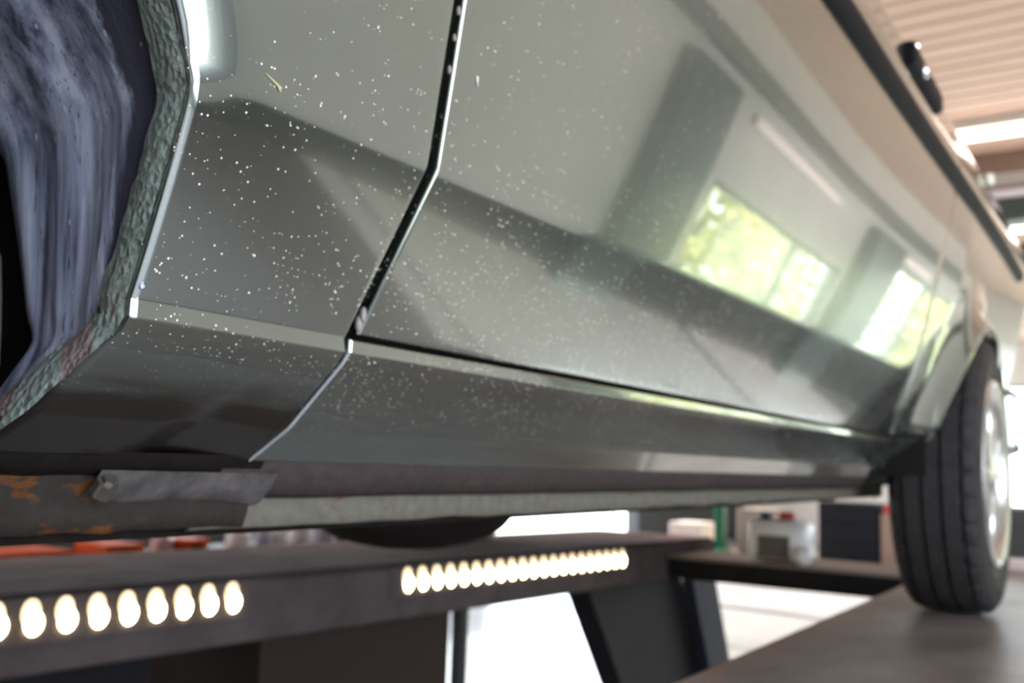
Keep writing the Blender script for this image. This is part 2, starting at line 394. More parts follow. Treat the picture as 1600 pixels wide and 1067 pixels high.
for k, (x, y, h, r, mt, lb) in enumerate([
    (9.5, 21.0, 4.6, 2.0, 0, 'yellow-green tree at the lawn edge, seen mirrored at the left of the first window'),
    (13.8, 25.5, 6.5, 2.3, 0, 'tall yellow-green tree standing behind its two smaller neighbours'),
    (11.0, 29.5, 4.8, 2.2, 0, 'middle-sized yellow-green tree by the low pale bush'),
    (8.0, 24.0, 2.2, 1.1, 1, 'low pale bush in front of the yellow-green trees'),
    (6.4, 34.0, 4.4, 1.9, 1, 'broad pale-leaved tree outside the second window'),
    (5.4, 28.5, 2.9, 1.3, 1, 'small bright tree closest behind the workshop end'),
    (13.5, 34.0, 6.0, 3.0, 1, 'bright rounded tree at the back of the lawn'),
    (9.0, 40.0, 5.0, 3.0, 1, 'distant pale tree beyond the others')]):
    tree((x, y, -.058), h, r, LEAF2 if mt else LEAF, lb, k)

# ================================================================== THE LIFT
lift = empty('vehicle_lift', (0, 1.4, 0), 'grey steel drive-on vehicle lift with perforated light strips carrying the green car', 'vehicle lift')
def rel(o, p): o.parent = p; o.location = Vector(o.location) - Vector(p.location); return o
def lobj(name, bm, mat, smooth=False, parent=None):
    o = from_bm(name, bm, mat, None, smooth); o.parent = parent or lift
    base = lift.location if parent is None else Vector((0, 0, 0))
    o.location = -Vector(lift.location) if parent is None else (0, 0, 0)
    return o
bm = bmesh.new()
box(bm, -.54, -.10, -1.6, 3.56, .985, 1.0, 0); box(bm, -.54, -.10, -1.6, 3.56, .88, .985, 1)
lobj('runway', bm, [DECK, LIFTP])
bm = bmesh.new(); box(bm, -.53, -.11, 3.50, 3.56, 1.0, 1.034, 0, .004)
lobj('wheel_stop', bm, simple('pale_pink_white_paint', (0.85, 0.74, 0.70), 0.4))
# far runway, dipping slightly towards the rear
def zt(y): return 1.082 - 0.016 * (y - 0.75)
def zb(y): return 0.965 - 0.020 * (y - 0.75)
bm = bmesh.new()
ys = [-1.6, .5, 1.5, 2.5, 3.45]; xs = [(-1.93, 0), (-1.345, 0), (-1.33, -.012), ]
rings = []
for y in ys:
    pts = [(-1.82, zb(y)), (-1.82, zt(y)), (-1.35, zt(y)), (-1.335, zt(y) - .012), (-1.335, zb(y) + .006), (-1.345, zb(y))]
    rings.append([bm.verts.new((x, y, z)) for x, z in pts])
for a, b in zip(rings, rings[1:]):
    for q in range(6): bm.faces.new((a[q], a[(q + 1) % 6], b[(q + 1) % 6], b[q]))
bm.faces.new(rings[0]); bm.faces.new(rings[-1][::-1])
bmesh.ops.recalc_face_normals(bm, faces=bm.faces)
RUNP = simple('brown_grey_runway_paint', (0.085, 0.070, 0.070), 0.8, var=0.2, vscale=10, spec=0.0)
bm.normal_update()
for f_ in bm.faces: f_.material_index = 1 if f_.normal.z > .9 else 0  # top faces take a paler tone than the sides
farrun = lobj('runway', bm, [RUNP, simple('pale_runway_top', (0.52, 0.43, 0.415), 0.8, var=0.2, vscale=10, spec=0.0)])
# light strips: slotted cups with a glowing lens each
def strip(ya, n, pitch, dim_first=False):
    bm = bmesh.new(); x = -1.335
    y1 = ya + (n - 1) * pitch
    # carrier plate
    vs = []
    box(bm, x - .002, x + .003, ya - .05, y1 + .05, 0, 0.001)
    bm.clear()
    q = [(ya - .06, -.032), (y1 + .06, -.032), (y1 + .06, .032), (ya - .06, .032)]
    fv = [bm.verts.new((x + .003, yy, zc(yy) + dz)) for yy, dz in q]; bv = [bm.verts.new((x - .004, yy, zc(yy) + dz)) for yy, dz in q]
    bm.faces.new(fv); bm.faces.new(bv[::-1])
    for i in range(4): bm.faces.new((fv[i], bv[i], bv[(i + 1) % 4], fv[(i + 1) % 4]))
    st = lobj('light_strip', bm, RUNP)
    for i in range(n):
        y = ya + i * pitch; z = zc(y)
        bm = bmesh.new()
        # slot ring and dim cup behind, glowing lens low in the slot
        def oval(cy_, cz_, ry, rz, xx, mi):
            vv = [bm.verts.new((xx, cy_ + ry * math.cos(2 * math.pi * t / 20), cz_ + rz * math.sin(2 * math.pi * t / 20))) for t in range(20)]
            fc = bm.faces.new(vv); fc.material_index = mi; return vv
        a = oval(y - .005, z + .011, .0145, .020, x + .0045, 1)
        a2 = [bm.verts.new((x + .003, v.co.y, v.co.z)) for v in a]
        for t in range(20):
            fc = bm.faces.new((a[t], a[(t + 1) % 20], a2[(t + 1) % 20], a2[t])); fc.material_index = 1
        # domed lens
        prev = None
        for s_ in range(5):
            ang = s_ / 4 * math.pi / 2 * .98
            ring = [bm.verts.new((x + .0045 + .006 * math.sin(ang), y + .0145 * math.cos(ang) * math.cos(2 * math.pi * t / 20), z - .004 + .0175 * math.cos(ang) * math.sin(2 * math.pi * t / 20))) for t in range(20)]
            if prev:
                for t in range(20): bm.faces.new((prev[t], prev[(t + 1) % 20], ring[(t + 1) % 20], ring[t]))
            prev = ring
        bm.faces.new(prev)
        o = from_bm('led_bulb', bm, [LED, LEDCUP], None, False); o.parent = st
def zc(y): return 1.045 - 0.019 * (y - 0.75)
strip(.755 - 3 * .052, 12, .052)
strip(1.652, 21, .0516)
# crossbeam between the runways
bm = bmesh.new(); box(bm, -1.34, -.54, 3.04, 3.36, .925, .99, 1); box(bm, -1.34, -.54, 3.04, 3.36, .99, 1.0, 0)
lobj('crossbeam', bm, [simple('brown_beam_top', (0.20, 0.155, 0.14), 0.5), LIFTD])  # top slab paler and browner than the faces below
# scissor arms / supports under the far runway, and their twins under the near one
def quad_prism(bm, pts, xa, xb, mi=0):
    a = [bm.verts.new((xa, y, z)) for y, z in pts]; b = [bm.verts.new((xb, y, z)) for y, z in pts]
    fs = [bm.faces.new(a), bm.faces.new(b[::-1])]
    for i in range(len(pts)): fs.append(bm.faces.new((a[i], b[i], b[(i + 1) % len(pts)], a[(i + 1) % len(pts)])))
    for f_ in fs: f_.material_index = mi
bm = bmesh.new(); quad_prism(bm, [(2.62, .925), (3.32, .91), (4.10, .03), (3.30, .03)], -1.50, -1.42); lobj('scissor_arm', bm, LIFTD)
bm = bmesh.new(); quad_prism(bm, [(3.30, .91), (3.52, .905), (3.86, .2), (3.66, .2)], -1.40, -1.36); lobj('scissor_arm', bm, simple('blue_black_paint', (0.035, 0.038, 0.055), 0.4))
bm = bmesh.new(); quad_prism(bm, [(1.36, .955), (1.98, .945), (1.98, .0), (1.36, .0)], -1.86, -1.46); lobj('power_unit', bm, simple('brown_black_cabinet', (0.030, 0.021, 0.018), 0.5))
bm = bmesh.new(); quad_prism(bm, [(-1.3, .95), (1.14, .955), (1.14, .5), (-1.3, .5)], -1.9, -1.5); lobj('cable_tray', bm, LIFTD)
bm = bmesh.new(); quad_prism(bm, [(-.5, .88), (0.1, .88), (.6, .0), (0.0, .0)], -.40, -.32); lobj('scissor_arm', bm, LIFTD)
bm = bmesh.new(); quad_prism(bm, [(2.6, .88), (3.2, .88), (2.6, .0), (2.0, .0)], -.24, -.16); lobj('scissor_arm', bm, LIFTD)

# ================================================================== THE CAR
CY = 1.2
car = empty('car', (-1.06, CY, 1.0), 'green-grey metallic coupe with chipped wheel arch standing on the lift runways', 'car')
carL = Vector(car.location)
def cpart(o): o.parent = car; o.location = -carL; return o
def cbm(name, bm, mat, smooth=False, recalc=True): return cpart(from_bm(name, bm, mat, None, smooth, recalc))
def cgrid(name, rows, mat, **k): return cpart(grid_obj(name, rows, mat, None, **k))

# side profile (x, z, fillet radius), bottom to top
UP = []
_x, _z = -.341, 1.461
while _z < 1.835:
    _k = .262 - .085 * max(0, (_z - 1.461) / .37) ** 1.5
    _x += _k * .02; _z += .02
    if _z > 1.49: UP.append((_x, _z, 0))
PROF = [(-.4665, 1.286, 0), (-.434, 1.306, .02), (-.392, 1.345, .004), (-.3872, 1.3515, .003), (-.3868, 1.3605, .004), (-.341, 1.461, .07)] + UP + [(-.2575, 1.885, .03), (-.2675, 1.911, .012), (-.302, 1.919, 0)]
def fillet(P):
    out = []
    for i, (x, z, r) in enumerate(P):
        p = Vector((x, z))
        if r == 0 or i in (0, len(P) - 1): out.append(p); continue
        a = (Vector(P[i - 1][:2]) - p); b = (Vector(P[i + 1][:2]) - p)
        la, lb = a.length, b.length; a.normalize(); b.normalize()
        ang = a.angle(b); d = min(r / math.tan(ang / 2), la * .49, lb * .49)
        pa, pb = p + a * d, p + b * d
        n = 8
        for t in range(n + 1):
            t /= n
            out.append(pa * (1 - t) ** 2 + p * 2 * t * (1 - t) + pb * t * t)
    return out
PL = fillet(PROF)
CUM = [0.0]
for a, b in zip(PL, PL[1:]): CUM.append(CUM[-1] + (b - a).length)
def prof2(s):
    s = max(0.0, min(CUM[-1], s))
    for i in range(len(CUM) - 1):
        if s <= CUM[i + 1] + 1e-12:
            t = (s - CUM[i]) / max(1e-9, CUM[i + 1] - CUM[i]); return PL[i].lerp(PL[i + 1], t)
    return PL[-1]
def s_at_z(z):
    for i in range(len(PL) - 1):
        if PL[i].y <= z <= PL[i + 1].y: return CUM[i] + (CUM[i + 1] - CUM[i]) * (z - PL[i].y) / max(1e-9, PL[i + 1].y - PL[i].y)
    return 0 if z < PL[0].y else CUM[-1]
def wedge(z, Y):
    k = 0.0 if z < 1.36 else (0.0152 * min(1, (z - 1.36) / .10) if z < 1.46 else .0152 + .0068 * min(1, (z - 1.46) / .34))
    return k * (min(Y, 2.6) - .4)
def fold(Y, s):  # dent in the lower front corner of the fender
    return 0.0
AX_F, AX_R, RW, AR = -.150, 2.34, .30, .318
def arch_f(z):    # Y of the front arch lip at height z
    if z <= 1.345: return .245 + (z - 1.286) * .40
    if z <= 1.45: t = (z - 1.345) / .105; return .2686 - .007 * t ** 1.5
    t = (z - 1.45) / .25
    return -.150 + .4116 * max(0, 1 - t ** 1.4) ** .6 if t < 1 else -.150
def S3(s, Y, depth=0.0):
    """point on the body side; depth goes inwards along the profile normal"""
    p = prof2(s); e = 1e-3
    a, b = prof2(max(0, s - e)), prof2(min(CUM[-1], s + e)); t = (b - a).normalized(); n = Vector((t.y, -t.x))
    x, z = p.x, p.y
    z += wedge(z, Y)
    # gentle crown in plan, and the roll-in of the front fender towards the arch
    x += 0.008 * min(.9, Y - 1.2) ** 2 if Y > 1.2 else -0.004 * (Y - 1.2) ** 2
    dl = Y - arch_f(p.y)
    if p.y > 1.45 and p.y < 1.74 and Y > -.2 and dl < .048:
        w = min(1, (p.y - 1.45) / .02); x -= w * 2.0 * (.048 - dl) ** 2
    # flare round the rear arch
    rr = math.hypot(Y - AX_R, p.y + wedge(p.y, Y) - 1.30)
    if p.y > 1.30 and rr < .43 and p.y < 1.80:
        w = max(0, (.43 - rr) / .112); x += .050 * min(1, w) ** 2 * (1 if p.y > 1.37 else max(0, (p.y - 1.33) / .04))
    return Vector((x - n.x * depth, Y, z - n.y * depth))
SB, ST = 0.0, CUM[-1]
s_cr = s_at_z(1.461); s_sill = s_at_z(1.3515); s_door = s_at_z(1.3625)
def edge_params(r, D, n=5):
    """(offset along surface, depth) from the returned edge to the flat"""
    out = [(0.0, D), (0.0, r + (D - r) * .5)]
    for k in range(n + 1):
        a = math.pi / 2 * (1 - k / n); out.append((r * (1 - math.sin(a)), r * (1 - math.cos(a))))
    return out
def panel(name, ss, yl, yr, ncol, mat, rl=.0012, rr=.0012, Dl=.012, Dr=.012, bottom=False, top=False, dense_l=0.0, disp=None, rb=.0012, Db=.012):
    rows = []
    L = edge_params(rl, Dl); Rr = edge_params(rr, Dr)[::-1]; B = edge_params(rb, Db)
    srows = []
    if bottom: srows += [(ss[0] + o, d) for o, d in B]
    srows += [(s, 0.0) for s in ss[1 if bottom else 0: len(ss) - (1 if top else 0)]]
    if top: srows += [(ss[-1] - o, d) for o, d in B[::-1]]
    for s, db in srows:
        a, b = yl(s), yr(s); row = []
        for o, d in L: row.append(S3(s, a + o, max(d, db)))
        a2, b2 = a + L[-1][0], b - Rr[0][0]
        for k in range(1, ncol):
            t = k / ncol
            if dense_l: t = t ** dense_l
            row.append(S3(s, a2 + (b2 - a2) * t, db + (disp(s, a2 + (b2 - a2) * t) if disp else 0)))
        for o, d in Rr: row.append(S3(s, b - o, max(d, db)))
        rows.append(row)
    o = cgrid(name, rows, mat, smooth=True)
    return o
def sseq(a, b, n=0):
    base = [a] + [c for c in CUM if a + 1e-4 < c < b - 1e-4] + [b]
    out = []
    for p, q in zip(base, base[1:]):
        m_ = max(1, int((q - p) / .006)); out += [p + (q - p) * t / m_ for t in range(m_)]
    return out + [b]
def gapY(s):
    z = prof2(s).y
    if z > 1.461: return .431 - (z - 1.461) * .133
    return .431 - (1.461 - z) / .1085 * .014 if z > 1.3525 else .417
def gapL(s):   # crisp kink: fender edge
    return gapY(s) - .0045
def gapR(s): return gapY(s) + .0045
def seamL(s):
    z = prof2(s).y
    return gapL(s) if z > 1.360 else (.417 - .0025 if z < 1.352 else .417 - .0025 - (z - 1.352) / .008 * .0020)
# fender: dent fold in the lower corner
def fender_disp(s, Y):
    p = prof2(s); z = p.y
    if z > 1.343: return 0.0
    # fold line from (z 1.343, Y .345) down to (z 1.29, Y .325)
    yf = .374 - (1.343 - z) * .75
    t = (Y - yf) / .006
    k = 1 / (1 + math.exp(-t)); fade = min(1, (1.343 - z) / .02) * max(0, min(1, (.417 - Y) / .05))
    return .004 * k * fade
s_f_top = s_at_z(1.785)
fender = panel('front_fender', sseq(SB, s_f_top), lambda s: arch_f(prof2(s).y) , seamL, 60, PAINT, rl=.0055, rr=.0010, Dl=.0056, Dr=.014, dense_l=1.3, disp=fender_disp, bottom=True, Db=.012, rb=.002)
# front fender above the arch to the nose
panel('front_fender', sseq(s_f_top, s_at_z(1.911)), lambda s: -.86, gapL, 40, PAINT, Dl=.01)
def nose_row(Y):
    # lower boundary of the nose side panel
    d = (Y - AX_F)
    return 1.345 + math.sqrt(max(0, 1 - (d / .435) ** 2)) * .315 if abs(d) < .435 else 1.29
rows = []
for k in range(33):
    Y = -.86 + (.86 - .165) * k / 32
    z0 = min(1.78, nose_row(Y)); s0 = s_at_z(z0)
    rows.append([S3(s0 + (s_f_top - s0) * t / 12, Y) for t in range(13)])
cgrid('front_fender', rows, PAINT)

# the returned, stone-chip coated arch lip: textured band facing into the arch
def lip_band():
    rows = []; ss = sseq(SB, s_f_top)
    for s in ss:
        z = prof2(s).y; ya = arch_f(z); row = []
        wob = noise.noise(Vector((z * 60, 3.3, 0))) * .0022 + noise.noise(Vector((z * 190, 7.3, 0))) * .0011
        wid = (.025 if z > 1.36 else .024 + (1.36 - z) * .06) + wob
        if z < 1.352: wid += .004
        for k in range(9):
            t = k / 8
            dd = .0002 + wid * t
            yy = ya - .0008 - .0015 * math.sin(t * math.pi) + .003 * t
            q = S3(s, ya, 0); n2 = (S3(s, ya, 1e-3) - q) * 1000
            # roll inwards mostly along -X
            inn = Vector((-1, 0, n2.z * .3)).normalized()
            bumpy = noise.noise(Vector((z * 150, k * 1.7, 1))) * .0011
            row.append(Vector((q.x, 0, q.z)) + inn * dd + Vector((0, yy - .0006 + bumpy, 0)))
        rows.append(row)
    return rows
cgrid('wheel_arch_lip', lip_band(), LIP)

# door
s_d_top = s_at_z(1.911)
def doorR(s):
    z = prof2(s).y
    return 1.868 if z < 1.44 else 1.868 + (z - 1.44) * .05
door = panel('door', sseq(s_door, s_d_top), gapR, doorR, 90, PAINT, rl=.0022, rr=.002, Dl=.016, Dr=.016, bottom=True, top=False, dense_l=1.7, rb=.0016, Db=.016)
# rocker panel with its ledge under the door
def rl(s):
    z = prof2(s).y
    return .4176
def rr_(s):
    return 2.02 - max(0, (prof2(s).y - 1.30)) * .5
s_rt = s_at_z(1.3598)
panel('rocker_panel', sseq(SB, s_rt), rl, lambda s: 2.015, 90, PAINT_SILL, rl=.0030, rr=.002, Dl=.012, Dr=.012, top=True, bottom=False, dense_l=1.7, rb=.0015, Db=.02)
# pale bead along the sill's front edge, painting in its bright highlight
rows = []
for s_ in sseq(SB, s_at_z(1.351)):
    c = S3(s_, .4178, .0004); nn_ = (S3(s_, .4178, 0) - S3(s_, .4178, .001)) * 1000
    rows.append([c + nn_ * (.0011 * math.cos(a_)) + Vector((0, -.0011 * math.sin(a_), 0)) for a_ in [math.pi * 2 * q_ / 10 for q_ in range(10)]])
cgrid('sill_edge_glint', rows, simple('pale_glint_paint', (0.36, 0.38, 0.40), 0.35), closed=True)
# quarter panel: columns from the door gap to the tail
def q_low(Y):
    d = Y - AX_R
    if abs(d) < AR: return 1.30 + math.sqrt(AR ** 2 - d * d)
    return 1.362 if Y < AX_R else 1.32
cols = [1.872 + (2.0215 - 1.872) * t / 16 for t in range(17)] + [AX_R - AR * math.cos(math.pi * t / 60) for t in range(61)] + [2.70 + (3.2 - 2.70) * t / 12 for t in range(1, 13)]
rows = []
for Y in cols:
    z0 = q_low(Y)
    # undo wedge
    zz = z0 - wedge(z0, Y); s0 = s_at_z(zz); row = []
    for o, d in ((0, .022), (0, .006), (.0006, .0015), (.002, 0)): row.append(S3(s0 + o, Y, d))
    for t in range(1, 41): row.append(S3(s0 + .002 + (s_d_top - s0 - .002) * t / 40, Y))
    rows.append(row)
rows.insert(0, [S3(s_at_z(1.36) + (s_d_top - s_at_z(1.36)) * t / 43, 1.872, .014) for t in range(44)])
cgrid('quarter_panel', rows, PAINT, flip=True)

# dark structure seen through the gaps
rows = []
for s in sseq(s_at_z(1.345), s_d_top): rows.append([S3(s, y, .017) for y in (.34, .37, .40, .43, .47)])
cgrid('door_pillar', rows, DARKIN)
rows = []
for s in sseq(s_at_z(1.35), s_at_z(1.40)): rows.append([S3(s, .40 + 1.6 * t / 30, .018) for t in range(31)])
cgrid('sill_seal', rows, DARKIN)
# grimy edge chips on the door front edge (bare sealer bead)
for z, r in ((1.562, .0012), (1.551, .0014), (1.536, .0011), (1.518, .0013), (1.374, .0022), (1.3685, .0024)):
    bm = bmesh.new()
    bmesh.ops.create_icosphere(bm, subdivisions=2, radius=r, matrix=Matrix.Translation(S3(s_at_z(z), gapR(s_at_z(z)) - .0004, .003)) @ Matrix.Diagonal((1, 1, 2.2, 1)))
    sbd = from_bm('sealer_bead', bm, SEALER, None, True); sbd.parent = door
    sbd.location = carL; sbd.location = (0, 0, 0)

# stray marks on the paint: a dry grass seed, a bird-lime dash, a few grit blobs
def fleck(parent, a, b, ra, rb, mat, name):
    A = S3(s_at_z(a[1] - wedge(a[1], a[0])), a[0], -.0004); B = S3(s_at_z(b[1] - wedge(b[1], b[0])), b[0], -.0004)
    bm = bmesh.new(); cyl(bm, A, B, ra, rb, 8)
    o = from_bm(name, bm, mat, None, True); o.parent = parent
STRAW = simple('dry_straw', (0.62, 0.60, 0.36), 0.7); LIME = simple('dried_white_dirt', (0.80, 0.80, 0.78), 0.7)
fleck(fender, (.2975, 1.4705), (.3085, 1.467), .0002, .0007, STRAW, 'grass_seed')
fleck(fender, (.3055, 1.468), (.3085, 1.4655), .0003, .0006, STRAW, 'grass_seed')
fleck(door, (.4495, 1.5225), (.4525, 1.517), .0007, .0003, LIME, 'dirt_splash')
fleck(fender, (.3275, 1.3915), (.3285, 1.391), .0006, .0006, LIME, 'grit')
fleck(fender, (.2715, 1.366), (.2735, 1.3665), .0013, .0010, simple('pale_blue_blob', (0.5, 0.55, 0.85), 0.4), 'grit')
for Y_, z_ in ((.4425, 1.3485), (.282, 1.455), (.268, 1.458), (.307, 1.449)): fleck(fender, (Y_, z_), (Y_ + .0007, z_ + .0003), .0005, .0004, LIME, 'grit')

# rub strip moulding
sa, sb = s_at_z(1.786), s_at_z(1.819)
rows = []
for k in range(91):
    Y = .400 + (2.95 - .400) * (k / 90) ** 1.3; row = []
    for t in range(9):
        u = t / 8; d = -(.002 + .009 * math.sin(math.pi * u) ** .5) if 0 < t < 8 else .0
        row.append(S3(sa + (sb - sa) * u, Y, d))
    rows.append(row)
cgrid('side_moulding', rows, BLACK, flip=True)

# door handle: dark recess cup with chrome pull and lock
def s3z(z, Y, d=0): return S3(s_at_z(z), Y, d)
bm = bmesh.new(); box(bm, -.275, -.243, 1.40, 1.64, 1.880, 1.916, bev=.008); o = from_bm('door_handle', bm, BLACK, door)

bm = bmesh.new(); cyl(bm, (-.250, 1.475, 1.893), (-.238, 1.475, 1.893), .012, .010)
o = from_bm('door_lock', bm, CHROME, door, True)
bm = bmesh.new(); cyl(bm, (-.256, 1.43, 1.915), (-.242, 1.43, 1.915), .009, .008); from_bm('lock_button', bm, CHROME, door, True)
bm = bmesh.new(); cyl(bm, (-.255, 2.24, 1.935), (-.236, 2.24, 1.935), .014, .012); bmesh.ops.recalc_face_normals(bm, faces=bm.faces); cbm('bright_spot_disc', bm, simple('pale_spot_disc', (0.98, 0.97, 0.80), 0.25), True)  # pale disc added on the body, standing in for a distant bright bulb

# wheel arch liner, front: ribbed, curving in from behind the lip
rows = []
for k in range(71):
    z = 1.262 + (1.66 - 1.262) * k / 70
    zc_ = max(z, 1.29); ya = arch_f(zc_); q0 = S3(s_at_z(zc_), ya); row = []
    reach = .046 + max(0, zc_ - 1.29) * .75      # how far in the liner runs before it dives back
    for t in [0, .06, .12, .18, .24, .30, .36, .42, .48, .54, .60, .66, .72, .78, .84, .90, .95, 1.0]:
        rib = .0018 * math.sin(t * 19 + .6) + noise.noise(Vector((t * 9, z * 4, 2))) * .0016
        row.append(Vector((q0.x - .022 - reach * t, ya + .004 + .016 * t + rib, z)))
    e_ = row[-1]
    row += [e_ + Vector((-.006, .010, 0)), e_ + Vector((-.010, .030, 0)), e_ + Vector((-.014, .09, 0))]
    rows.append(row)
ln_ = cgrid('wheel_arch_liner', rows, LINER)
la = ln_.data.attributes.new('from_lip', 'FLOAT', 'POINT')
nc_ = len(rows[0])
for i_ in range(len(rows) * nc_):
    k_, j_ = divmod(i_, nc_); z_ = rows[k_][0].z
    la.data[i_].value = min(1, max(0, (j_ - (0.6 + max(0, z_ - 1.34) * 9)) / 3.0))
# inner wheelhouse walls (front and rear), black
bm = bmesh.new(); box(bm, -.66, -.64, -.62, .34, 1.25, 1.75); box(bm, -.64, -.32, -.62, .02, 1.70, 1.72); box(bm, -.66, -.515, .33, .36, 1.262, 1.75); cbm('wheelhouse', bm, DARKIN)
rows = []
for k in range(41):
    a = math.pi * k / 40
    rows.append([(x, AX_R - .340 * math.cos(a), 1.29 + .345 * math.sin(a)) for x in (-.345, -.45, -.66)])
cgrid('wheelhouse', rows, DARKIN)
bm = bmesh.new(); box(bm, -.68, -.66, 1.95, 2.72, 1.25, 1.70); cbm('wheelhouse', bm, DARKIN)

# wheels
def wheel(cx_, cy_, cz_, w, R, side, turn=0.0, full=True):
    wh = bpy.data.objects.new('wheel', None); COL.objects.link(wh); wh.parent = car; wh.location = Vector((cx_, cy_, cz_)) - carL
    wh.rotation_euler = (0, 0, turn)
    h = w / 2; rim = R * .66
    prof = [(-h + .012, rim), (-h + .002, rim + .02), (-h - .002, (rim + R) / 2), (-h + .004, R - .022), (-h + .014, R - .008)]
    gr = [-.055, -.018, .018, .055]
    x = -h + .016; top = []
    for g_ in gr:
        top += [(g_ - .0045, R), (g_ - .0035, R - .007), (g_ + .0035, R - .007), (g_ + .0045, R)]
    crown = lambda q: q[1] - .006 * (q[0] / h) ** 2
    prof += [(a, crown((a, b))) for a, b in [(-h + .022, R - .001)] + top + [(h - .022, R - .001)]]
    prof += [(h - .014, R - .008), (h - .004, R - .022), (h + .002, (rim + R) / 2), (h - .002, rim + .02), (h - .012, rim)]
    n = 180
    rows = []
    for k in range(n + 1):
        a = 2 * math.pi * k / n; row = []
        for i_, (xx, r) in enumerate(prof):
            # lateral sipes in the shoulder blocks
            if full and r > R - .02 and abs(xx) > .058 and k % 5 == 0: r -= .006
            row.append((xx, r * math.cos(a), r * math.sin(a)))
        rows.append(row)
    t = grid_obj('tyre', rows, RUBBER, wh, False)
    # rim: dished with spokes
    sgn = side
    bm = bmesh.new()
    def ring(prof_, mi=0):
        prev = None
        for k in range(65):
            a = 2 * math.pi * k / 64
            cur = [bm.verts.new((xx, r * math.cos(a), r * math.sin(a))) for xx, r in prof_]
            if prev:
                for p_, q_, r_, s_ in zip(prev, prev[1:], cur[1:], cur): bm.faces.new((p_, q_, r_, s_))
            prev = cur
    ring([(sgn * (h - .004), rim + .006), (sgn * (h + .004), rim), (sgn * (h - .004), rim - .014), (sgn * (h - .035), rim - .022), (-sgn * (h - .01), rim - .01)])
    ring([(sgn * (h - .012), .055), (sgn * (h - .006), .04), (sgn * (h - .002), .001)])
    for k in range(8):
        a = 2 * math.pi * k / 8; ca, sa_ = math.cos(a), math.sin(a); ta = Vector((0, -sa_, ca)); ra = Vector((0, ca, sa_))
        v = []
        for rad, wd, xx in ((.04, .020, h - .010), (rim * .55, .017, h - .004), (rim - .012, .030, h - .014)):
            c = ra * rad
            v.append([c + ta * wd + Vector((sgn * (xx - .02), 0, 0)), c + ta * wd * .6 + Vector((sgn * xx, 0, 0)), c - ta * wd * .6 + Vector((sgn * xx, 0, 0)), c - ta * wd + Vector((sgn * (xx - .02), 0, 0))])
        vv = [[bm.verts.new(q) for q in r_] for r_ in v]
        for a_, b_2 in zip(vv, vv[1:]):
            for q in range(4): bm.faces.new((a_[q], a_[(q + 1) % 4], b_2[(q + 1) % 4], b_2[q]))
    ro = from_bm('rim', bm, ALLOY, wh, True)
    bm = bmesh.new(); cyl(bm, (-sgn * .02, 0, 0), (sgn * .0, 0, 0), .12, n=40); from_bm('brake_disc', bm, simple('dull_disc', (0.15, 0.13, 0.12), 0.5, 0.7), wh)
    return wh
wheel(-.345, AX_R, 1.302, .175, .302, 1)
wheel(-.339, AX_F, 1.302, .175, .302, 1)
wheel(-1.70, AX_R, 1.302 + .057, .175, .302, -1, full=False)
wheel(-1.70, AX_F, 1.302 + .097, .175, .302, -1, full=False)

# turned-under bottom of the sill, seam flange, floor pan
rows = []
for k in range(120):
    Y = .40 + 1.64 * k / 119; a = S3(0, Y); w_ = noise.noise(Vector((Y * 9, 0, 0))) * .0015
    rows.append([(a.x + .001, Y, a.z + .004), (a.x - .003, Y, a.z - .004), (a.x - .010, Y, a.z - .014 + w_), (a.x - .022, Y, a.z - .023 + w_), (a.x - .029, Y, a.z - .025 + w_), (a.x - .034, Y, a.z - .018)])
cgrid('sill_underside', rows, TURN)
rows = []
for k in range(60):
    Y = .24 + .19 * k / 59; a = S3(0, Y); w_ = noise.noise(Vector((Y * 30, 2, 0))) * .002
    rows.append([(a.x + .002, Y, a.z + .003), (a.x - .003, Y, a.z - .005), (a.x - .014, Y, a.z - .010 + w_), (a.x - .034, Y, a.z - .014 + w_), (a.x - .045, Y, a.z - .006)])
cgrid('fender_underside', rows, UNDER)
rows = []
for k in range(160):
    Y = .40 + 1.95 * k / 159; w_ = noise.noise(Vector((Y * 14, 5, 0))) * .002 + (-.004 if noise.noise(Vector((Y * 40, 9, 0))) > .45 else 0)
    rows.append([(-.497, Y, 1.268), (-.500, Y, 1.262), (-.5005, Y, 1.252), (-.500, Y, 1.2425 + w_), (-.504, Y, 1.240 + w_), (-.506, Y, 1.27)])
cgrid('pinch_weld_flange', rows, PINCH)
rows = []
for k in range(80):
    Y = .14 + .30 * k / 79; w_ = noise.noise(Vector((Y * 40, 15, 0))) * .002
    rows.append([(-.486, Y, 1.276), (-.492, Y, 1.266 + w_), (-.493, Y, 1.252), (-.497, Y, 1.243 + w_), (-.506, Y, 1.242), (-.512, Y, 1.27)])
cgrid('pinch_weld_flange', rows, RUSTY)
# jacking plate with a torn, drooping rear end
rows = []
for k in range(40):
    t = k / 39; Y = .318 + .128 * t; a = S3(0, Y)
    dr = .0012 * math.sin(t * 9) * .4 + .0035 * max(0, t - .7) * 3 - .003 * max(0, .2 - t) * 5
    w_ = noise.noise(Vector((Y * 70, 1, 1))) * .001
    rows.append([(a.x - .0035, Y, a.z - .0072 - .001 * t), (a.x - .0105, Y, a.z - .0165 - dr * .5), (a.x - .0205, Y, a.z - .0250 - dr + w_), (a.x - .028, Y, a.z - .0272 - dr * .8 + w_), (a.x - .032, Y, a.z - .022)])
cgrid('jacking_plate', rows, PLATE)
bm = bmesh.new(); cyl(bm, (-.4725, .3235, 1.2745), (-.479, .3235, 1.2675), .0042, .0036, 6); cyl(bm, (-.4745, .3235, 1.2725), (-.481, .3235, 1.2655), .0062, n=20)
cbm('sill_bolt', bm, simple('dark_bolt', (0.2, 0.18, 0.17), 0.35, 0.8))
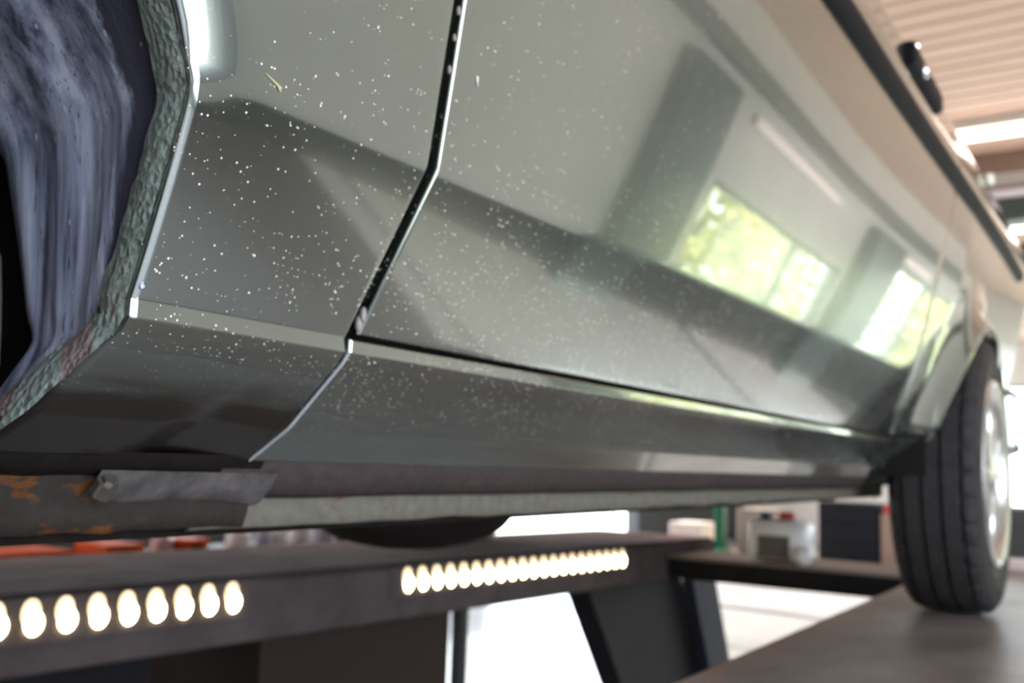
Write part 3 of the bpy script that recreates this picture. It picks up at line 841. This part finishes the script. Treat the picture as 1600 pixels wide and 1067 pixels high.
# floor pan and members
bm = bmesh.new()
box(bm, -1.62, -.505, .30, 1.98, 1.246, 1.27); box(bm, -.62, -.512, .10, 1.98, 1.2365, 1.25); box(bm, -1.56, -1.44, .3, 1.98, 1.205, 1.25)
box(bm, -1.5, -.62, 1.95, 3.1, 1.26, 1.34); box(bm, -1.46, -.66, -.9, .12, 1.26, 1.30)
cbm('floor_pan', bm, UNDER)
rows = []
for k in range(60):
    Y = -.3 + 2.5 * k / 59; rows.append([(-.94 + .03 * math.cos(2 * math.pi * t / 12), Y, 1.238 + .026 * math.sin(2 * math.pi * t / 12)) for t in range(12)])
cgrid('exhaust_pipe', rows, UNDER, closed=True, caps=True)
rows = []
for k in range(25):
    u = k / 24; Y = .98 + .33 * u; sc_ = max(.05, math.sin(math.pi * u)) ** .45
    rows.append([(-.92 + .13 * sc_ * math.cos(2 * math.pi * t / 20), Y, 1.205 + .048 * sc_ * math.sin(2 * math.pi * t / 20)) for t in range(20)])
cgrid('exhaust_muffler', rows, UNDER, closed=True, caps=True)

# rest of the body: other side, cabin, bonnet, tail
def hull(name, secs, mat):
    rows = []
    for Y, pts in secs: rows.append([(x, Y, z) for x, z in pts])
    return cgrid(name, rows, mat, smooth=False, closed=True, caps=True)
XC = -1.06
def sec(hw, z0, z1): return [(XC + hw, z0), (XC + hw, z1), (XC + hw * .9, z1 + .02), (XC - hw * .9, z1 + .02), (XC - hw, z1), (XC - hw, z0)]
hull('body_shell', [(-.86, sec(.74, 1.32, 1.82)), (-.6, sec(.775, 1.74, 1.89)), (.3, sec(.775, 1.74, 1.908)), (.36, sec(.775, 1.78, 1.912))], PAINT)
hull('body_shell', [(2.0, sec(.775, 1.80, 1.935)), (2.75, sec(.77, 1.76, 1.935)), (3.2, sec(.74, 1.44, 1.91))], PAINT)
bm = bmesh.new(); box(bm, XC - .80, XC - .70, .3, 1.95, 1.25, 1.91); cbm('body_side', bm, PAINT)
bm = bmesh.new(); box(bm, XC - .80, XC - .66, -.86, -.60, 1.3, 1.90); cbm('body_side', bm, PAINT)
bm = bmesh.new(); box(bm, XC - .80, XC - .66, 2.72, 3.2, 1.3, 1.91); cbm('body_side', bm, PAINT)
def csec(hw, z): return [(XC + hw, z), (XC - hw, z)]
rows = [[(XC - .765, y, 1.915 + .012 * y), (XC - .60, y, z), (XC + .60, y, z), (XC + .765, y, 1.915 + .012 * y)] for y, z in ((.30, 1.925), (.80, 2.26), (1.0, 2.31), (1.7, 2.32), (2.0, 2.29), (2.55, 1.96))]
rows[0] = [(XC - .7, .22, 1.922), (XC - .6, .24, 1.924), (XC + .6, .24, 1.924), (XC + .7, .22, 1.922)]
g_ = cgrid('cabin_glass', rows, GLASSM, smooth=False)
rows = [[(XC - .61, y, z), (XC - .4, y, z + .025), (XC + .4, y, z + .025), (XC + .61, y, z)] for y, z in ((.82, 2.265), (1.0, 2.315), (1.7, 2.325), (2.0, 2.295))]
cgrid('roof', rows, PAINT)
bm = bmesh.new(); box(bm, -1.82, -.29, 3.14, 3.30, 1.36, 1.56, bev=.03); cbm('bumper', bm, PAINT)
bm = bmesh.new(); box(bm, -1.80, -.31, -1.0, -.84, 1.30, 1.52, bev=.03); cbm('bumper', bm, PAINT)

# ================================================================== THINGS BEHIND
ORANGE = simple('orange_plastic', (0.85, 0.12, 0.02), 0.6, spec=.1)
WHITEP = simple('white_plastic', (0.93, 0.92, 0.96), 0.3)
LILAC = simple('lilac_grey_plastic', (0.42, 0.38, 0.46), 0.4)
TEAL = simple('sea_green_plastic', (0.05, 0.52, 0.33), 0.35)
BLUE = simple('navy_plastic', (0.02, 0.045, 0.14), 0.4)
BT = .95
wb = empty('workbench', (-2.62, 2.0, 0), 'dark workbench along the far side of the lift holding bottles and orange tools', 'workbench')
bm = bmesh.new(); box(bm, -.30, .26, -2.2, 1.4, BT - .04, BT); from_bm('bench_top', bm, simple('dark_bench_top', (0.05, 0.045, 0.045), 0.4), wb)
bm = bmesh.new(); box(bm, -.28, .22, -2.1, -1.0, .05, BT - .04); box(bm, -.28, .22, -.95, 0.0, .05, BT - .04); from_bm('bench_cabinet', bm, DADO, wb)
for yy in (.6, 1.35):
    for xx in (-.27, .2): o = boxobj('leg', (xx, xx + .05, yy - .05, yy, 0, BT - .04), DADO, wb)
def case(y0, y1, x0, x1, z1, mat, name, label, cat):
    t = empty(name, ((x0 + x1) / 2, (y0 + y1) / 2, BT), label, cat); hx_, hy = (x1 - x0) / 2, (y1 - y0) / 2; h = z1 - BT
    bm = bmesh.new(); box(bm, -hx_, hx_, -hy, hy, 0, h * .55, bev=.004); from_bm('case_body', bm, mat, t)
    bm = bmesh.new(); box(bm, -hx_, hx_, -hy, hy, h * .56, h, bev=.004); from_bm('lid', bm, mat, t)
    bm = bmesh.new(); box(bm, hx_, hx_ + .008, -.02, .02, h * .4, h * .7, bev=.002); from_bm('latch', bm, BLACK, t)
case(1.12, 1.62, -2.70, -2.50, 1.008, ORANGE, 'tool_case', 'long flat orange tool case on the bench, leftmost orange thing under the car', 'tool case')
case(1.73, 1.86, -2.68, -2.52, 1.012, ORANGE, 'tool_box', 'small orange box on the bench, middle one of the three orange things', 'box')
def bottle(name, x, y, r, h, mat, capm, label, cat='bottle', group=None):
    t = empty(name, (x, y, BT), label, cat, group)
    bm = bmesh.new(); lathe_z(bm, [(r * .9, 0), (r, .006), (r, h * .72), (r * .8, h * .82), (r * .4, h * .88), (r * .38, h * .93)], (0, 0), 24); from_bm('bottle_body', bm, mat, t, True)
    bm = bmesh.new(); lathe_z(bm, [(r * .45, h * .91), (r * .45, h), (r * .40, h + .003)], (0, 0), 20); from_bm('cap', bm, capm, t, True)
bottle('spray_can', -2.58, 1.965, .035, .085, simple('pale_pink_can', (0.75, 0.5, 0.5), 0.3), WHITEP, 'pale pink spray can on the bench touching the right-hand orange thing', 'can')
case(2.0, 2.10, -2.66, -2.52, 1.016, ORANGE, 'tool_holder', 'orange holder on the bench beside the pale pink can', 'holder')
bottle('bottle', -2.6, 2.29, .045, .09, WHITEP, WHITEP, 'short white bottle on the bench, first white one right of the orange things')
bottle('bottle', -2.6, 2.40, .030, .085, LILAC, LILAC, 'small lilac-grey bottle on the bench between two white ones')
bottle('bottle', -2.6, 2.475, .036, .095, WHITEP, WHITEP, 'white bottle on the bench just left of the squarer pinkish white tub')
bottle('tub', -2.6, 2.58, .046, .105, simple('pinkish_white', (0.85, 0.76, 0.76), 0.35), WHITEP, 'pinkish white tub, largest of the pale containers on the bench', 'tub')
bottle('bottle', -2.62, 2.72, .045, .10, LILAC, LILAC, 'lilac-grey bottle lying low between the white tub and the navy bottle')
bottle('bottle', -2.62, 2.84, .034, .115, BLUE, LILAC, 'navy blue bottle on the bench next to the sea green box')
t = empty('parts_box', (-2.6, 2.945, BT), 'bright sea green plastic box on the bench end behind the muffler', 'box')
bm = bmesh.new(); box(bm, -.06, .06, -.07, .07, 0, .085, bev=.008); from_bm('box_body', bm, TEAL, t)
bm = bmesh.new(); box(bm, -.063, .063, -.073, .073, .085, .10, bev=.004); from_bm('lid', bm, TEAL, t)

# bench beyond the crossbeam and what stands on it
T2 = .70; YB = 6.5
wb2 = empty('work_table', (-1.95, YB + .25, 0), 'long low table behind the lift crossbeam', 'table')
bm = bmesh.new(); box(bm, -1.05, 1.0, -.35, .35, T2 - .04, T2); from_bm('table_top', bm, simple('brown_table_top', (0.20, 0.13, 0.10), 0.4), wb2)
for xx in (-1.03, .94):
    for yy in (-.33, .27): boxobj('leg', (xx, xx + .06, yy, yy + .06, 0, T2 - .04), DADO, wb2)
def onbox(name, x0, x1, h, mat, label, cat, part='body', y=YB + .1, d=.3, extra=None):
    t = empty(name, ((x0 + x1) / 2, y, T2), label, cat); w = (x1 - x0) / 2
    bm = bmesh.new(); box(bm, -w, w, 0, d, 0, h, bev=.006); from_bm(part, bm, mat, t)
    if extra: extra(t, w, h, d)
    return t
def knobs(t, w, h, d):
    for k in range(3):
        dr = boxobj('drawer', (-w + .01, w - .01, -.012, -.001, .01 + k * h / 3, (k + 1) * h / 3 - .006), simple('dark_drawer', (0.02, 0.021, 0.028), 0.4), t, .002)
        bm = bmesh.new(); box(bm, -.04, .04, -.026, -.013, .01 + (k + .5) * h / 3 - .008, .01 + (k + .5) * h / 3); from_bm('handle', bm, DARKIN, dr)
onbox('storage_bin', -2.90, -2.66, .20, simple('pinkish_white_box', (0.85, 0.72, 0.70), 0.5), 'pinkish white bin on the table left of the green post', 'bin')
bm = bmesh.new(); box(bm, -.035, .035, -.03, .03, .012, .42, bev=.004); t = empty('post_stand', (-2.51, YB + .1, T2), 'dark green upright post with a broad green foot on the table', 'stand')
from_bm('post', bm, simple('dark_green_paint', (0.01, 0.12, 0.06), 0.4), t); bm = bmesh.new(); box(bm, -.13, .06, -.08, .08, 0, .035, bev=.006); from_bm('foot', bm, simple('green_paint', (0.06, 0.33, 0.19), 0.4), t)
onbox('cardboard_box', -2.42, -2.16, .32, simple('brown_card', (0.33, 0.27, 0.23), 0.7), 'plain brown cardboard box between the green post and the white canister', 'box', y=YB + .2)
onbox('drawer_cabinet', -1.82, -1.43, .40, simple('blue_black_cabinet', (0.016, 0.017, 0.024), 0.4), 'dark drawer cabinet on the table right of the white canister', 'cabinet', extra=knobs)
onbox('wooden_block', -1.42, -1.29, .34, simple('pale_brown_wood', (0.38, 0.27, 0.23), 0.6), 'upright pale wooden block between the dark cabinet and the rear tyre', 'block')
onbox('red_clamp', -1.40, -1.31, .05, simple('red_paint', (0.6, 0.05, 0.04), 0.4), 'small red clamp on top of the upright wooden block', 'clamp')
bpy.data.objects['red_clamp'].location.z = T2 + .34

# white canister lying on the crossbeam
cn = empty('canister', (-.975, 3.13, 1.001), 'white plastic canister with a dark panel standing on the crossbeam', 'canister')
bm = bmesh.new(); box(bm, -.105, .085, -.055, .065, .004, .135, bev=.022); from_bm('canister_body', bm, WHITEP, cn, True)
bm = bmesh.new(); box(bm, -.068, .035, -.0585, -.054, .012, .085, bev=.001); from_bm('label_panel', bm, simple('brown_grey_label', (0.12, 0.10, 0.10), 0.5), cn)
bm = bmesh.new(); cyl(bm, (-.06, 0, .13), (-.06, 0, .155), .022); from_bm('cap', bm, BLUE, cn, True)
bm = bmesh.new(); cyl(bm, (.01, 0, .13), (.01, 0, .16), .026); from_bm('cap', bm, simple('red_cap', (0.55, 0.07, 0.06), 0.4), cn, True)
bm = bmesh.new(); bmesh.ops.create_uvsphere(bm, u_segments=16, v_segments=10, radius=.03, matrix=Matrix.Translation((.085, -.075, .03))); from_bm('spout', bm, WHITEP, cn, True)
